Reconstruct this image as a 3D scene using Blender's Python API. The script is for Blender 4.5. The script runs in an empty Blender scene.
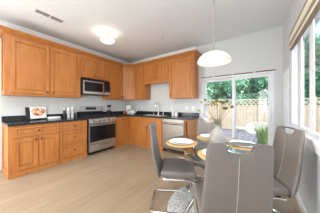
import bpy, bmesh, math, random
from mathutils import Vector, Matrix
random.seed(7)
SC = bpy.context.scene
COL = SC.collection
PI = math.pi

# ------------------------------------------------------------------ camera, world, sun, area light, exposure
FPX, YAW = 137.4, math.atan2(96.0, 137.4)
cam_d = bpy.data.cameras.new('camera'); cam_d.sensor_width = 36.0
cam_d.lens = FPX / 320.0 * 36.0
cam_d.shift_y = -1.5 / 320.0
cam_d.clip_start = 0.05
cam = bpy.data.objects.new('camera', cam_d); COL.objects.link(cam)
cam.location = (0, 0, 1.225); cam.rotation_euler = (PI / 2, 0, YAW)
SC.camera = cam

world = bpy.data.worlds.new('sky'); SC.world = world; world.use_nodes = True
wn = world.node_tree; wn.nodes.clear()
sky = wn.nodes.new('ShaderNodeTexSky'); sky.sky_type = 'NISHITA'
sky.sun_disc = False; sky.sun_elevation = math.radians(52); sky.sun_rotation = math.radians(120)
sky.air_density = 1.0; sky.dust_density = 1.5
bg = wn.nodes.new('ShaderNodeBackground'); bg.inputs['Strength'].default_value = 0.55
wo = wn.nodes.new('ShaderNodeOutputWorld')
wn.links.new(sky.outputs[0], bg.inputs[0]); wn.links.new(bg.outputs[0], wo.inputs[0])

sun_d = bpy.data.lights.new('sun', 'SUN'); sun_d.energy = 1.8; sun_d.angle = 0.02; sun_d.color = (1, .95, .86)
sun = bpy.data.objects.new('sun', sun_d); COL.objects.link(sun)
sun.rotation_euler = (math.radians(40), 0, math.radians(-28))

def area(name, loc, rot, sx, sy, power, color):
    d = bpy.data.lights.new(name, 'AREA'); d.shape = 'RECTANGLE'; d.size = sx; d.size_y = sy
    d.energy = power; d.color = color
    o = bpy.data.objects.new(name, d); COL.objects.link(o); o.location = loc; o.rotation_euler = rot
    return o
area('left_fill_light', (-3.8, -1.2, 1.05), (math.radians(80), 0, math.radians(-70)), 1.8, 1.4, 120, (.93, .97, 1.0))  # added fill for the right wall and chairs; no window in this wall
area('side_fill_light', (.36, -1.85, 1.2), (math.radians(84), 0, math.radians(80)), 1.6, 1.7, 92, (.93, .97, 1.0))  # added fill behind the camera, aimed at the left cabinets and backsplash
area('ceiling_fill_light', (-1.6, .15, 2.785), (0, 0, 0), 1.8, 1.0, 33, (1.0, .98, .95))  # added fill above the view, brightens floor, seats and counters

vs = SC.view_settings
SC.display_settings.display_device = 'sRGB'
vs.view_transform = 'Standard'; vs.look = 'None'; vs.gamma = 1; vs.use_curve_mapping = False
vs.exposure = 0.5

# ------------------------------------------------------------------ materials
def newmat(name):
    m = bpy.data.materials.new(name); m.use_nodes = True
    nt = m.node_tree; b = nt.nodes['Principled BSDF']
    return m, nt, b
def pm(name, col, rough=.5, metal=0.0, spec=None, bump=None, var=None, emit=None, emcol=None, coat=0, trans=0, ior=None):
    """plain principled material with optional noise variation (scale, amount) and bump (scale, strength)"""
    m, nt, b = newmat(name)
    b.inputs['Base Color'].default_value = (*col, 1); b.inputs['Roughness'].default_value = rough
    b.inputs['Metallic'].default_value = metal
    if spec is not None: b.inputs['Specular IOR Level'].default_value = spec
    if coat: b.inputs['Coat Weight'].default_value = coat
    if trans: b.inputs['Transmission Weight'].default_value = trans
    if ior: b.inputs['IOR'].default_value = ior
    tc = nt.nodes.new('ShaderNodeTexCoord')
    if var:
        n = nt.nodes.new('ShaderNodeTexNoise'); n.inputs['Scale'].default_value = var[0]; n.inputs['Detail'].default_value = 4
        nt.links.new(tc.outputs['Object'], n.inputs['Vector'])
        r = nt.nodes.new('ShaderNodeValToRGB')
        a = var[1]
        r.color_ramp.elements[0].position = .3; r.color_ramp.elements[1].position = .7
        r.color_ramp.elements[0].color = (*[c * (1 - a) for c in col], 1)
        r.color_ramp.elements[1].color = (*[min(1, c * (1 + a)) for c in col], 1)
        nt.links.new(n.outputs['Fac'], r.inputs['Fac']); nt.links.new(r.outputs['Color'], b.inputs['Base Color'])
    if bump:
        n2 = nt.nodes.new('ShaderNodeTexNoise'); n2.inputs['Scale'].default_value = bump[0]; n2.inputs['Detail'].default_value = 3
        nt.links.new(tc.outputs['Object'], n2.inputs['Vector'])
        bp = nt.nodes.new('ShaderNodeBump'); bp.inputs['Strength'].default_value = bump[1]; bp.inputs['Distance'].default_value = .01
        nt.links.new(n2.outputs['Fac'], bp.inputs['Height']); nt.links.new(bp.outputs['Normal'], b.inputs['Normal'])
    if emit:
        b.inputs['Emission Color'].default_value = (*(emcol or col), 1); b.inputs['Emission Strength'].default_value = emit
    return m
def wood(name, dark, mid, light, rough=.42, scale=(9, 9, 1.1)):
    m, nt, b = newmat(name)
    tc = nt.nodes.new('ShaderNodeTexCoord'); mp = nt.nodes.new('ShaderNodeMapping')
    mp.inputs['Scale'].default_value = scale
    nt.links.new(tc.outputs['Object'], mp.inputs['Vector'])
    n = nt.nodes.new('ShaderNodeTexNoise'); n.inputs['Scale'].default_value = 2.2; n.inputs['Detail'].default_value = 5
    n.inputs['Distortion'].default_value = .35
    nt.links.new(mp.outputs[0], n.inputs['Vector'])
    r = nt.nodes.new('ShaderNodeValToRGB'); e = r.color_ramp.elements
    e[0].position = .28; e[0].color = (*dark, 1); e[1].position = .75; e[1].color = (*light, 1)
    k = e.new(.5); k.color = (*mid, 1)
    nt.links.new(n.outputs['Fac'], r.inputs['Fac']); nt.links.new(r.outputs[0], b.inputs['Base Color'])
    b.inputs['Roughness'].default_value = rough
    return m
M = {}
M['maple'] = wood('honey_maple', (.385, .135, .028), (.46, .17, .038), (.53, .21, .053))
M['wall'] = pm('wall_paint', (.65, .66, .66), .85, bump=(60, .05))
M['ceiling'] = pm('ceiling_paint', (.79, .815, .83), .9, bump=(35, .12))
M['trim'] = pm('white_trim', (.86, .86, .85), .45)
M['vinyl'] = pm('white_vinyl', (.76, .775, .79), .35)
M['steel'] = pm('brushed_steel', (.60, .59, .57), .34, 1.0, var=(6, .06))
M['dimsteel'] = pm('dimmed_stainless', (.27, .25, .215), .36, 1.0, var=(6, .06))  # copy of the brushed steel, dimmer dishwasher reflections put into its base colour
M['cordwhite'] = pm('white_woven_cord', (.60, .595, .59), .7)
M['litdish'] = pm('lit_glass_dish', (.9, .88, .82), .3, emit=.8, emcol=(1, .93, .80))
M['chrome'] = pm('chrome', (.72, .72, .72), .1, 1.0)
M['darkchrome'] = pm('polished_frame', (.30, .30, .30), .16, 1.0)
M['black'] = pm('black_enamel', (.012, .012, .013), .4, spec=.25)
M['blackglass'] = pm('black_glass', (.008, .008, .01), .08, spec=.35)
M['iron'] = pm('cast_iron', (.02, .02, .02), .6)
M['knob'] = pm('dark_bronze', (.035, .022, .015), .35, .8)
M['leather'] = pm('taupe_leatherette', (.158, .138, .126), .48, var=(30, .04), bump=(220, .06))
M['stitch'] = pm('pale_stitching', (.45, .42, .39), .8)
M['ceramic'] = pm('white_ceramic', (.84, .84, .83), .2)
M['vase'] = pm('cream_stoneware', (.29, .275, .245), .45, var=(9, .08))
M['plastic_white'] = pm('white_plastic', (.8, .8, .79), .4)
M['paper'] = pm('white_paper', (.84, .83, .8), .8)
M['glow'] = pm('lit_opal_glass', (.95, .93, .88), .3, emit=1.15, emcol=(1, .95, .85))
M['brass'] = pm('aged_brass', (.5, .36, .16), .3, 1.0)
M['cord'] = pm('grey_cord', (.32, .29, .24), .6)
M['jarglass'] = pm('clear_jar', (.8, .82, .82), .15, trans=.35)
M['apple'] = pm('red_brown_glaze', (.28, .055, .03), .3, var=(20, .3))
M['terracotta'] = pm('grey_planter', (.35, .34, .33), .8)
M['leaf'] = pm('tree_leaf', (.22, .46, .25), .6, var=(3.5, .5))
M['leaf_pale'] = pm('pale_leaf', (.36, .58, .34), .6, var=(3.5, .5))
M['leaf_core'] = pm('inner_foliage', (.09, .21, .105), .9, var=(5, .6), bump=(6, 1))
M['grass'] = pm('grass_blade', (.30, .42, .13), .55, var=(8, .4))
M['bark'] = pm('bark', (.13, .09, .06), .9, var=(12, .4))
M['fence'] = pm('pale_cedar', (.56, .44, .29), .8, var=(3, .12))
M['patio'] = pm('patio_concrete', (.20, .185, .195), .9, var=(4, .12))
M['flower'] = pm('dried_flower_gold', (.13, .085, .016), .9, bump=(150, .8), var=(60, .4))
M['flowery'] = pm('dried_flower_yellow', (.36, .26, .03), .9, bump=(150, .8))
M['stem'] = pm('dried_stem', (.20, .15, .075), .8)
M['brown'] = pm('brown_track', (.17, .09, .06), .5)
M['cream'] = pm('cream_fabric', (.84, .79, .67), .8, bump=(90, .1))
M['tan'] = pm('tan_band', (.36, .27, .19), .7)
M['vent'] = pm('vent_shadow', (.10, .10, .10), .8)
M['display'] = pm('display_glass', (.015, .017, .02), .12)
M['digits'] = pm('display_digits', (.1, .5, .6), .4, emit=1.0, emcol=(.2, .8, .9))

def floor_mat():
    m, nt, b = newmat('oak_planks')
    tc = nt.nodes.new('ShaderNodeTexCoord'); mp = nt.nodes.new('ShaderNodeMapping')
    mp.inputs['Rotation'].default_value = (0, 0, PI / 2)
    nt.links.new(tc.outputs['Object'], mp.inputs['Vector'])
    br = nt.nodes.new('ShaderNodeTexBrick'); br.offset = .37
    br.inputs['Scale'].default_value = 1.0; br.inputs['Brick Width'].default_value = 1.7; br.inputs['Row Height'].default_value = .19
    br.inputs['Mortar Size'].default_value = .0016; br.inputs['Mortar Smooth'].default_value = .5; br.inputs['Bias'].default_value = 0
    br.inputs['Color1'].default_value = (.32, .24, .16, 1); br.inputs['Color2'].default_value = (.37, .28, .195, 1)
    br.inputs['Mortar'].default_value = (.29, .21, .14, 1)
    nt.links.new(mp.outputs[0], br.inputs['Vector'])
    mp2 = nt.nodes.new('ShaderNodeMapping'); mp2.inputs['Scale'].default_value = (14, .9, 1)
    nt.links.new(tc.outputs['Object'], mp2.inputs['Vector'])
    n = nt.nodes.new('ShaderNodeTexNoise'); n.inputs['Scale'].default_value = 2; n.inputs['Detail'].default_value = 6; n.inputs['Distortion'].default_value = .6
    nt.links.new(mp2.outputs[0], n.inputs['Vector'])
    r = nt.nodes.new('ShaderNodeValToRGB'); r.color_ramp.elements[0].color = (.86, .85, .84, 1); r.color_ramp.elements[1].color = (1.08, 1.08, 1.08, 1)
    r.color_ramp.elements[0].position = .3; r.color_ramp.elements[1].position = .7
    nt.links.new(n.outputs['Fac'], r.inputs[0])
    mx = nt.nodes.new('ShaderNodeMix'); mx.data_type = 'RGBA'; mx.blend_type = 'MULTIPLY'; mx.inputs['Factor'].default_value = 1
    nt.links.new(br.outputs['Color'], mx.inputs[6]); nt.links.new(r.outputs[0], mx.inputs[7])
    nt.links.new(mx.outputs[2], b.inputs['Base Color']); b.inputs['Roughness'].default_value = .42
    return m
M['floor'] = floor_mat()

def granite():
    m, nt, b = newmat('black_granite')
    tc = nt.nodes.new('ShaderNodeTexCoord')
    v = nt.nodes.new('ShaderNodeTexNoise'); v.inputs['Scale'].default_value = 45; v.inputs['Detail'].default_value = 8
    nt.links.new(tc.outputs['Object'], v.inputs['Vector'])
    r = nt.nodes.new('ShaderNodeValToRGB'); e = r.color_ramp.elements
    e[0].position = .45; e[0].color = (.014, .014, .016, 1); e[1].position = .72; e[1].color = (.07, .07, .068, 1)
    nt.links.new(v.outputs['Fac'], r.inputs[0]); nt.links.new(r.outputs[0], b.inputs['Base Color'])
    b.inputs['Roughness'].default_value = .2; b.inputs['Specular IOR Level'].default_value = .25
    return m
M['granite'] = granite()

def glass(name, tint, tr=.5):
    m = bpy.data.materials.new(name); m.use_nodes = True; nt = m.node_tree; nt.nodes.clear()
    t = nt.nodes.new('ShaderNodeBsdfTransparent'); t.inputs[0].default_value = (*tint, 1)
    g = nt.nodes.new('ShaderNodeBsdfGlossy'); g.inputs['Roughness'].default_value = .02
    f = nt.nodes.new('ShaderNodeFresnel'); f.inputs['IOR'].default_value = 1.5
    mx = nt.nodes.new('ShaderNodeMixShader'); o = nt.nodes.new('ShaderNodeOutputMaterial')
    ge = nt.nodes.new('ShaderNodeNewGeometry'); iv = nt.nodes.new('ShaderNodeMath'); iv.operation = 'SUBTRACT'; iv.inputs[0].default_value = 1
    ml = nt.nodes.new('ShaderNodeMath'); ml.operation = 'MULTIPLY'
    nt.links.new(ge.outputs['Backfacing'], iv.inputs[1]); nt.links.new(iv.outputs[0], ml.inputs[0]); nt.links.new(f.outputs[0], ml.inputs[1])
    nt.links.new(ml.outputs[0], mx.inputs[0]); nt.links.new(t.outputs[0], mx.inputs[1]); nt.links.new(g.outputs[0], mx.inputs[2])
    nt.links.new(mx.outputs[0], o.inputs[0])
    return m
M['glass'] = glass('window_glass', (.97, .985, .98))
M['tableglass'] = glass('table_glass', (.92, .975, .955))

def opal():
    m, nt, b = newmat('opal_shade')
    b.inputs['Base Color'].default_value = (.80, .79, .75, 1); b.inputs['Roughness'].default_value = .25
    b.inputs['Emission Color'].default_value = (1, .96, .88, 1); b.inputs['Emission Strength'].default_value = .11
    return m
M['opal'] = opal()

def rug_mat():
    m, nt, b = newmat('woven_rug')
    tc = nt.nodes.new('ShaderNodeTexCoord')
    n = nt.nodes.new('ShaderNodeTexNoise'); n.inputs['Scale'].default_value = 48; n.inputs['Detail'].default_value = 3
    nt.links.new(tc.outputs['Object'], n.inputs['Vector'])
    r = nt.nodes.new('ShaderNodeValToRGB'); e = r.color_ramp.elements
    e[0].position = .38; e[0].color = (.36, .36, .36, 1); e[1].position = .50; e[1].color = (.60, .60, .585, 1)
    nt.links.new(n.outputs['Fac'], r.inputs[0]); nt.links.new(r.outputs[0], b.inputs['Base Color'])
    bp = nt.nodes.new('ShaderNodeBump'); bp.inputs['Strength'].default_value = .6; bp.inputs['Distance'].default_value = .01
    nt.links.new(n.outputs['Fac'], bp.inputs['Height']); nt.links.new(bp.outputs[0], b.inputs['Normal'])
    b.inputs['Roughness'].default_value = .95
    return m
M['rug'] = rug_mat()

def rattan():
    m, nt, b = newmat('woven_gold')
    tc = nt.nodes.new('ShaderNodeTexCoord')
    w = nt.nodes.new('ShaderNodeTexWave'); w.wave_type = 'RINGS'; w.rings_direction = 'Z'; w.inputs['Scale'].default_value = 26; w.inputs['Distortion'].default_value = 1.5
    nt.links.new(tc.outputs['Object'], w.inputs['Vector'])
    r = nt.nodes.new('ShaderNodeValToRGB'); e = r.color_ramp.elements
    e[0].color = (.44, .27, .085, 1); e[1].color = (.66, .46, .19, 1)
    nt.links.new(w.outputs['Fac'], r.inputs[0]); nt.links.new(r.outputs[0], b.inputs['Base Color'])
    b.inputs['Roughness'].default_value = .6
    return m
M['rattan'] = rattan()

def picture_mat():
    m, nt, b = newmat('food_photo_print')
    tc = nt.nodes.new('ShaderNodeTexCoord')
    v = nt.nodes.new('ShaderNodeTexVoronoi'); v.inputs['Scale'].default_value = 24
    nt.links.new(tc.outputs['Object'], v.inputs['Vector'])
    r = nt.nodes.new('ShaderNodeValToRGB'); e = r.color_ramp.elements; r.color_ramp.interpolation = 'CONSTANT'
    e[0].color = (.62, .16, .07, 1); e[1].position = .6; e[1].color = (.85, .72, .62, 1)
    for p, c in ((.22, (.70, .30, .12)), (.42, (.36, .09, .04)), (.52, (.80, .52, .33))):
        k = e.new(p); k.color = (*c, 1)
    sp = nt.nodes.new('ShaderNodeSeparateColor'); nt.links.new(v.outputs['Color'], sp.inputs[0])
    nt.links.new(sp.outputs[0], r.inputs[0]); nt.links.new(r.outputs[0], b.inputs['Base Color'])
    b.inputs['Roughness'].default_value = .4
    return m
M['picture'] = picture_mat()

# ------------------------------------------------------------------ mesh helpers
def nb(): return bmesh.new()
def obj(name, bm, mat, parent=None, smooth=False, kind=None, label=None, loc=None, rot=None):
    bmesh.ops.recalc_face_normals(bm, faces=bm.faces[:])
    me = bpy.data.meshes.new(name); bm.to_mesh(me); bm.free()
    me.materials.append(M[mat] if isinstance(mat, str) else mat)
    if smooth:
        for p in me.polygons: p.use_smooth = True
        try: me.set_sharp_from_angle(angle=math.radians(38))
        except Exception: pass
    o = bpy.data.objects.new(name, me); COL.objects.link(o)
    if parent: o.parent = parent
    if kind: o['kind'] = kind
    if label: o['label'] = label
    if loc: o.location = loc
    if rot: o.rotation_euler = rot
    return o
def tag(o, label, cat, group=None):
    o['label'] = label; o['category'] = cat
    if group: o['group'] = group
    return o
def thing(name, label, cat, loc=(0, 0, 0), rz=0.0, group=None):
    o = bpy.data.objects.new(name, None); COL.objects.link(o); o.empty_display_size = .05
    o.location = loc; o.rotation_euler = (0, 0, rz)
    return tag(o, label, cat, group)
def dup(root, loc, rz, label, group=None):
    r = root.copy(); COL.objects.link(r); r.location = loc; r.rotation_euler = (0, 0, rz); r['label'] = label
    if group: r['group'] = group
    for ch in list(root.children):
        c = ch.copy(); COL.objects.link(c); c.parent = r
        for g in ch.children:
            d = g.copy(); COL.objects.link(d); d.parent = c
    return r
def box(bm, x0, x1, y0, y1, z0, z1, bev=0, seg=1):
    r = bmesh.ops.create_cube(bm, size=1.0); vs_ = r['verts']
    for v in vs_:
        v.co = Vector(((x0 + x1) / 2 + v.co.x * (x1 - x0), (y0 + y1) / 2 + v.co.y * (y1 - y0), (z0 + z1) / 2 + v.co.z * (z1 - z0)))
    if bev:
        es = list({e for v in vs_ for e in v.link_edges})
        bmesh.ops.bevel(bm, geom=es, offset=bev, segments=seg, affect='EDGES', profile=.5)
def lathe(bm, prof, n=32, c=(0, 0, 0), cap=True):
    rings = []
    for (r, z) in prof:
        if r < 1e-6: rings.append([bm.verts.new((c[0], c[1], c[2] + z))])
        else: rings.append([bm.verts.new((c[0] + r * math.cos(2 * PI * i / n), c[1] + r * math.sin(2 * PI * i / n), c[2] + z)) for i in range(n)])
    for a, b in zip(rings[:-1], rings[1:]):
        if len(a) == 1 and len(b) == 1: continue
        for i in range(n):
            j = (i + 1) % n
            if len(a) == 1: bm.faces.new((a[0], b[j], b[i]))
            elif len(b) == 1: bm.faces.new((a[i], a[j], b[0]))
            else: bm.faces.new((a[i], a[j], b[j], b[i]))
    if cap:
        for r_ in (rings[0], rings[-1]):
            if len(r_) > 2:
                try: bm.faces.new(r_)
                except Exception: pass
def sweep(bm, pts, sec, closed=False, upv=None):
    """sweep a 2D section (list of (a,b)) along pts with mitred joints; a is across (up x tangent), b along up"""
    pts = [Vector(p) for p in pts]; n = len(pts); rings = []
    side_prev = None
    for i, p in enumerate(pts):
        if closed: t0 = (p - pts[i - 1]).normalized(); t1 = (pts[(i + 1) % n] - p).normalized()
        else:
            t0 = (p - pts[i - 1]).normalized() if i else (pts[1] - p).normalized()
            t1 = (pts[i + 1] - p).normalized() if i < n - 1 else t0
        t = (t0 + t1).normalized()
        if upv is not None: side = Vector(upv).cross(t).normalized(); u = Vector(upv).normalized(); u = t.cross(side).normalized()
        else:
            if side_prev is None:
                a = Vector((0, 0, 1)) if abs(t.z) < .9 else Vector((0, 1, 0))
                side = a.cross(t).normalized()
            else: side = (side_prev - t * side_prev.dot(t)).normalized()
            u = t.cross(side).normalized()
        side_prev = side
        k = 1.0 / max(.35, t.dot(t1))
        # widen only in the bend plane
        bend = (t1 - t0); 
        if bend.length > 1e-4:
            bdir = (bend - t * bend.dot(t)).normalized()
        else: bdir = None
        ring = []
        for (a, b) in sec:
            o = side * a + u * b
            if bdir is not None: o += bdir * (o.dot(bdir)) * (k - 1)
            ring.append(bm.verts.new(p + o))
        rings.append(ring)
    m = len(sec)
    rng = range(n) if closed else range(n - 1)
    for i in rng:
        a, b = rings[i], rings[(i + 1) % n]
        for j in range(m):
            bm.faces.new((a[j], a[(j + 1) % m], b[(j + 1) % m], b[j]))
    if not closed:
        bm.faces.new(rings[0][::-1]); bm.faces.new(rings[-1])
def circ(r, n=8): return [(r * math.cos(2 * PI * i / n), r * math.sin(2 * PI * i / n)) for i in range(n)]
def rect(w, h): return [(-w / 2, -h / 2), (w / 2, -h / 2), (w / 2, h / 2), (-w / 2, h / 2)]
def tube(bm, pts, r, n=8): sweep(bm, pts, circ(r, n))
def rbend(pts, rad, k=5):
    """round the corners of a polyline"""
    P = [Vector(p) for p in pts]; out = [P[0]]
    for a, b, c in zip(P[:-2], P[1:-1], P[2:]):
        d0 = (a - b).normalized(); d1 = (c - b).normalized(); r = min(rad, (a - b).length * .45, (c - b).length * .45)
        s, e = b + d0 * r, b + d1 * r
        for i in range(k + 1):
            t = i / k; out.append((1 - t) ** 2 * s + 2 * t * (1 - t) * b + t * t * e)
    out.append(P[-1]); return out
def struct(name, bm, mat, parent=None, smooth=False):
    return obj(name, bm, mat, parent, smooth, kind=None if parent else 'structure')

# ------------------------------------------------------------------ room
XL, XR, YB, YR, H = -3.935, 0.442, 3.63, -2.6, 2.80
DX0, DX1, DZ = -1.185, 0.31, 1.925          # sliding door opening
b = nb(); box(b, XL - .1, XR + .1, YR - .1, YB + .15, -.12, 0); struct('floor', b, 'floor')
b = nb(); box(b, XL - .1, XR + .15, YR - .1, YB + .15, H, H + .12); struct('ceiling', b, 'ceiling')
b = nb(); box(b, XL - .1, XL, YR, YB, 0, H); struct('wall_left', b, 'wall')
b = nb()
box(b, XL - .1, DX0, YB, YB + .15, 0, H); box(b, DX1, XR, YB, YB + .15, 0, H); box(b, DX0, DX1, YB, YB + .15, DZ, H)
struct('wall_back', b, 'wall')
WY0, WY1, WZ0, WZ1 = .95, 2.96, .90, 2.20   # window opening in right wall
b = nb()
box(b, XR, XR + .16, YR, WY0, 0, H); box(b, XR, XR + .16, WY1, YB + .15, 0, H)
box(b, XR, XR + .16, WY0, WY1, 0, WZ0); box(b, XR, XR + .16, WY0, WY1, WZ1, H)
struct('wall_right', b, 'wall')
b = nb(); box(b, XL - .1, XR + .16, YR - .1, YR, 0, H); struct('wall_rear', b, 'wall')
# white crown at the ceiling
prof = [(0, 0), (0, -.105), (.014, -.105), (.02, -.088), (.03, -.075), (.055, -.03), (.068, -.02), (.068, 0)]
def crown_path(path, prof, z, name, mat):
    bm = nb()
    sweep(bm, [(x, y, z) for x, y in path], [(-a, b_) for a, b_ in prof], upv=(0, 0, 1))
    return bm
bm = crown_path([(XL, YR), (XL, YB), (-1.33, YB)], prof, H, '', '')
struct('trim_1', bm, 'trim')
def base(name, path):
    bm = nb(); sweep(bm, [(x, y, 0) for x, y in path], [(0, 0), (-.014, 0), (-.014, .085), (-.008, .098), (0, .1)], upv=(0, 0, 1)); struct(name, bm, 'trim')
base('baseboard_right', [(XR, YB), (XR, YR)])
base('baseboard_left', [(XL, YR), (XL, .40)])
# white panel beside the corner on the right wall
b = nb(); box(b, XR - .012, XR, 3.05, 3.50, .1, 1.83, .003); struct('trim_2', b, 'trim')

# sliding door
def slider():
    d = nb()
    y0, y1 = YB + .015, YB + .125
    f = .045
    box(d, DX0, DX0 + f, y0 - .03, y1, 0, DZ); box(d, DX1 - f, DX1, y0 - .03, y1, 0, DZ)
    box(d, DX0 + f, DX1 - f, y0 - .03, y1, DZ - .04, DZ); box(d, DX0 + f, DX1 - f, y0, y1, 0, .035)
    root = struct('door_1', d, 'vinyl')
    mid = -.43
    def panel(x0, x1, ya, yb, nm):
        p = nb(); s = .055
        box(p, x0, x0 + s, ya, yb, .035, DZ - .04); box(p, x1 - s, x1, ya, yb, .035, DZ - .04)
        box(p, x0 + s, x1 - s, ya, yb, .035, .11); box(p, x0 + s, x1 - s, ya, yb, DZ - .10, DZ - .04)
        o = struct(nm, p, 'vinyl', root)
        g = nb(); box(g, x0 + s - .01, x1 - s + .01, (ya + yb) / 2 - .002, (ya + yb) / 2 + .002, .10, DZ - .095)
        struct('glass_pane', g, 'glass', o)
        return o
    panel(DX0 + f, mid + .035, YB + .08, YB + .115, 'fixed_panel')
    pn = panel(mid - .035, DX1 - f, YB + .025, YB + .06, 'sliding_panel')
    h = nb(); hx = DX1 - f - .028
    tube(h, rbend([(hx, YB + .025, .90), (hx, YB - .015, .90), (hx, YB - .015, 1.08), (hx, YB + .025, 1.08)], .02), .008)
    struct('door_handle', h, 'vinyl', pn)
slider()
b = nb()
box(b, DX0 + .0, DX1 + .01, YB - .028, YB, DZ + .005, DZ + .022)
ct = obj('curtain_track', b, 'brown'); tag(ct, 'thin brown curtain track along the top of the glass sliding door', 'curtain track')
for i in range(3):
    x = DX0 + .3 + i * .42
    c = nb(); box(c, x, x + .025, YB - .034, YB - .0281, DZ, DZ + .026); obj('track_clip', c, 'cream', ct)

# window in the right wall
def window():
    f = nb()
    mull = [(WY0, WY0 + .05), (1.43, 1.52), (1.965, 2.02), (2.40, 2.51), (WY1 - .06, WY1)]
    for i, (a, c) in enumerate(mull): box(f, XR + .004, XR + (.12 if i in (0, 4) else .034 if i != 2 else .022), a, c, WZ0 + .0125, WZ1)
    for (_, a), (c, _) in zip(mull[:-1], mull[1:]):
        box(f, XR + .004, XR + .05, a, c, WZ1 - .05, WZ1); box(f, XR + .004, XR + .05, a, c, WZ0 + .0125, WZ0 + .06)
        for u0, u1 in ((a, a + .012), (c - .012, c)): box(f, XR + .012, XR + .026, u0, u1, WZ0 + .06, WZ1 - .05)
    root = struct('window_1', f, 'vinyl')
    k = nb()
    for (_, a), (c, _) in zip(mull[:-1], mull[1:]):
        box(k, XR + .010, XR + .0118, a, a + .012, WZ0 + .06, WZ1 - .05); box(k, XR + .010, XR + .0118, c - .012, c, WZ0 + .06, WZ1 - .05)
    struct('gasket', k, 'tan', root)
    g = nb(); box(g, XR + .020, XR + .0215, WY0 + .02, WY1 - .02, WZ0 + .06, WZ1 - .05); struct('glass_pane', g, 'glass', root)
    s = nb(); box(s, XR - .035, XR + .03, WY0 - .04, WY1 + .03, WZ0 - .03, WZ0 + .012, .005)
    box(s, XR - .02, XR, WY0 - .02, WY1 + .01, WZ0 - .09, WZ0 - .03)
    struct('window_sill', s, 'trim', root)
window()
# valance over the window
v = thing('window_valance', 'cream boxed valance with tan bands above the side window', 'valance', (XR, 0, 2.03))
b = nb(); box(b, -.036, -.0005, WY0 - .1, 2.76, .012, .20, .003); obj('box_cover', b, 'cream', v)
b = nb(); box(b, -.040, -.0362, WY0 - .1, 2.76, .055, .10); obj('band', b, 'tan', v)
b = nb(); box(b, -.042, -.0005, WY0 - .1, 2.765, .2002, .215); obj('top_edge', b, 'tan', v)
b = nb(); box(b, -.040, -.0005, WY0 - .1, 2.762, 0.0, .0118); obj('lower_edge', b, 'tan', v)

# ------------------------------------------------------------------ cabinets
def knob(parent, x, y, z):
    k = nb()
    lathe(k, [(0, 0), (.006, 0), (.006, .012), (.015, .018), (.016, .026), (.010, .031), (0, .032)], 12)
    bmesh.ops.rotate(k, verts=k.verts, cent=(0, 0, 0), matrix=Matrix.Rotation(PI / 2, 3, 'X'))
    o = obj('knob', k, 'knob', parent, True); o.location = (x, y, z); return o
def front(kind, parent, u0, u1, z0, z1, d, kpos=None, mat='maple'):
    """shaker front: frame with recessed panel; face on the local -y side at depth d"""
    f = nb(); g = .012; s = .06 if kind == 'door' else .036
    u0 += g; u1 -= g; z0 += g; z1 -= g; y0, y1 = -d - .025, -d - .0008
    box(f, u0, u0 + s, y0, y1, z0, z1, .002); box(f, u1 - s, u1, y0, y1, z0, z1, .002)
    box(f, u0 + s, u1 - s, y0, y1, z0, z0 + s, .002); box(f, u0 + s, u1 - s, y0, y1, z1 - s, z1, .002)
    box(f, u0 + s - .002, u1 - s + .002, y0 + .020, y1, z0 + s - .002, z1 - s + .002)
    q = .014; box(f, u0 + s + q, u1 - s - q, y0 + .010, y1 - .001, z0 + s + q, z1 - s - q, .003)
    o = obj(kind, f, mat, parent)
    if kpos: knob(o, kpos[0], y0, kpos[1])
    return o
def cabinet(name, label, loc, rz, w, d, z0, z1, fronts, moulding=False, cat='cabinet', group=None, endpanel=None, open_top=False):
    t = thing(name, label, cat, loc, rz, group)
    c = nb()
    if open_top:
        box(c, .0005, w - .0005, -d, -.001, z0, .69); box(c, .0005, w - .0005, -d, -d + .03, .69, z1); box(c, .0005, .03, -d + .03, -.001, .69, z1); box(c, w - .03, w - .0005, -d + .03, -.001, .69, z1)
    else: box(c, .0005, w - .0005, -d, -.001, z0, z1, .0015)
    obj('carcass', c, 'maple', t)
    for fr in fronts: front(fr[0], t, fr[1], fr[2], fr[3], fr[4], d, fr[5] if len(fr) > 5 else None)
    if moulding:
        m_ = nb(); box(m_, .016 if open_top else .0005, w - .0005, -d - .014, -d - .0005, 0, .075, .004); obj('base_moulding', m_, 'maple', t)
    if endpanel == 'start':
        e = nb(); s = .05; x0, x1 = -.012, 0
        for q in ((-d, -d + s, z0, z1), (-s - .001, -.001, z0, z1), (-d + s, -s, z0, z0 + s + .04), (-d + s, -s, z1 - s, z1)): box(e, x0, x1, q[0], q[1], q[2], q[3], .002)
        obj('end_panel', e, 'maple', t)
    return t
FX = -3.325; BD = .61 - .001
L90 = PI / 2
zb0, zb1 = 0.0, .872
# left run, base (local x runs along +Y, fronts face +X)
Y0, Y1, Y2, YS0, YS1, Y4 = .43, 1.13, 1.70, 1.715, 2.475, 3.02
w = Y1 - Y0
cabinet('base_cabinet', 'base cabinet with one wide drawer over two doors, below the open cookbook', (XL, Y0, 0), L90, w, .61, zb0, zb1, [
    ('drawer', .04, w, .665, .855, (w / 2 + .02, .76)), ('door', .04, w / 2 + .02, .10, .655, (w / 2 - .02, .60)), ('door', w / 2 + .02, w, .10, .655, (w / 2 + .06, .60))], True, endpanel='start')
w = Y2 - Y1
cabinet('drawer_cabinet', 'base cabinet of three stacked drawers directly left of the stove', (XL, Y1, 0), L90, w, .61, zb0, zb1, [
    ('drawer', 0, w - .03, .665, .855, (w / 2, .76)), ('drawer', 0, w - .03, .375, .655, (w / 2, .52)), ('drawer', 0, w - .03, .10, .365, (w / 2, .235))], True)
w = Y4 - YS1 - .015
cabinet('corner_base_cabinet', 'narrow base cabinet with two tall doors between stove and corner', (XL, YS1 + .015, 0), L90, w, .61, zb0, zb1, [
    ('door', .03, .28, .10, .85, (.25, .79)), ('door', .28, w - .005, .10, .85, (.31, .79))], True)
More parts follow.
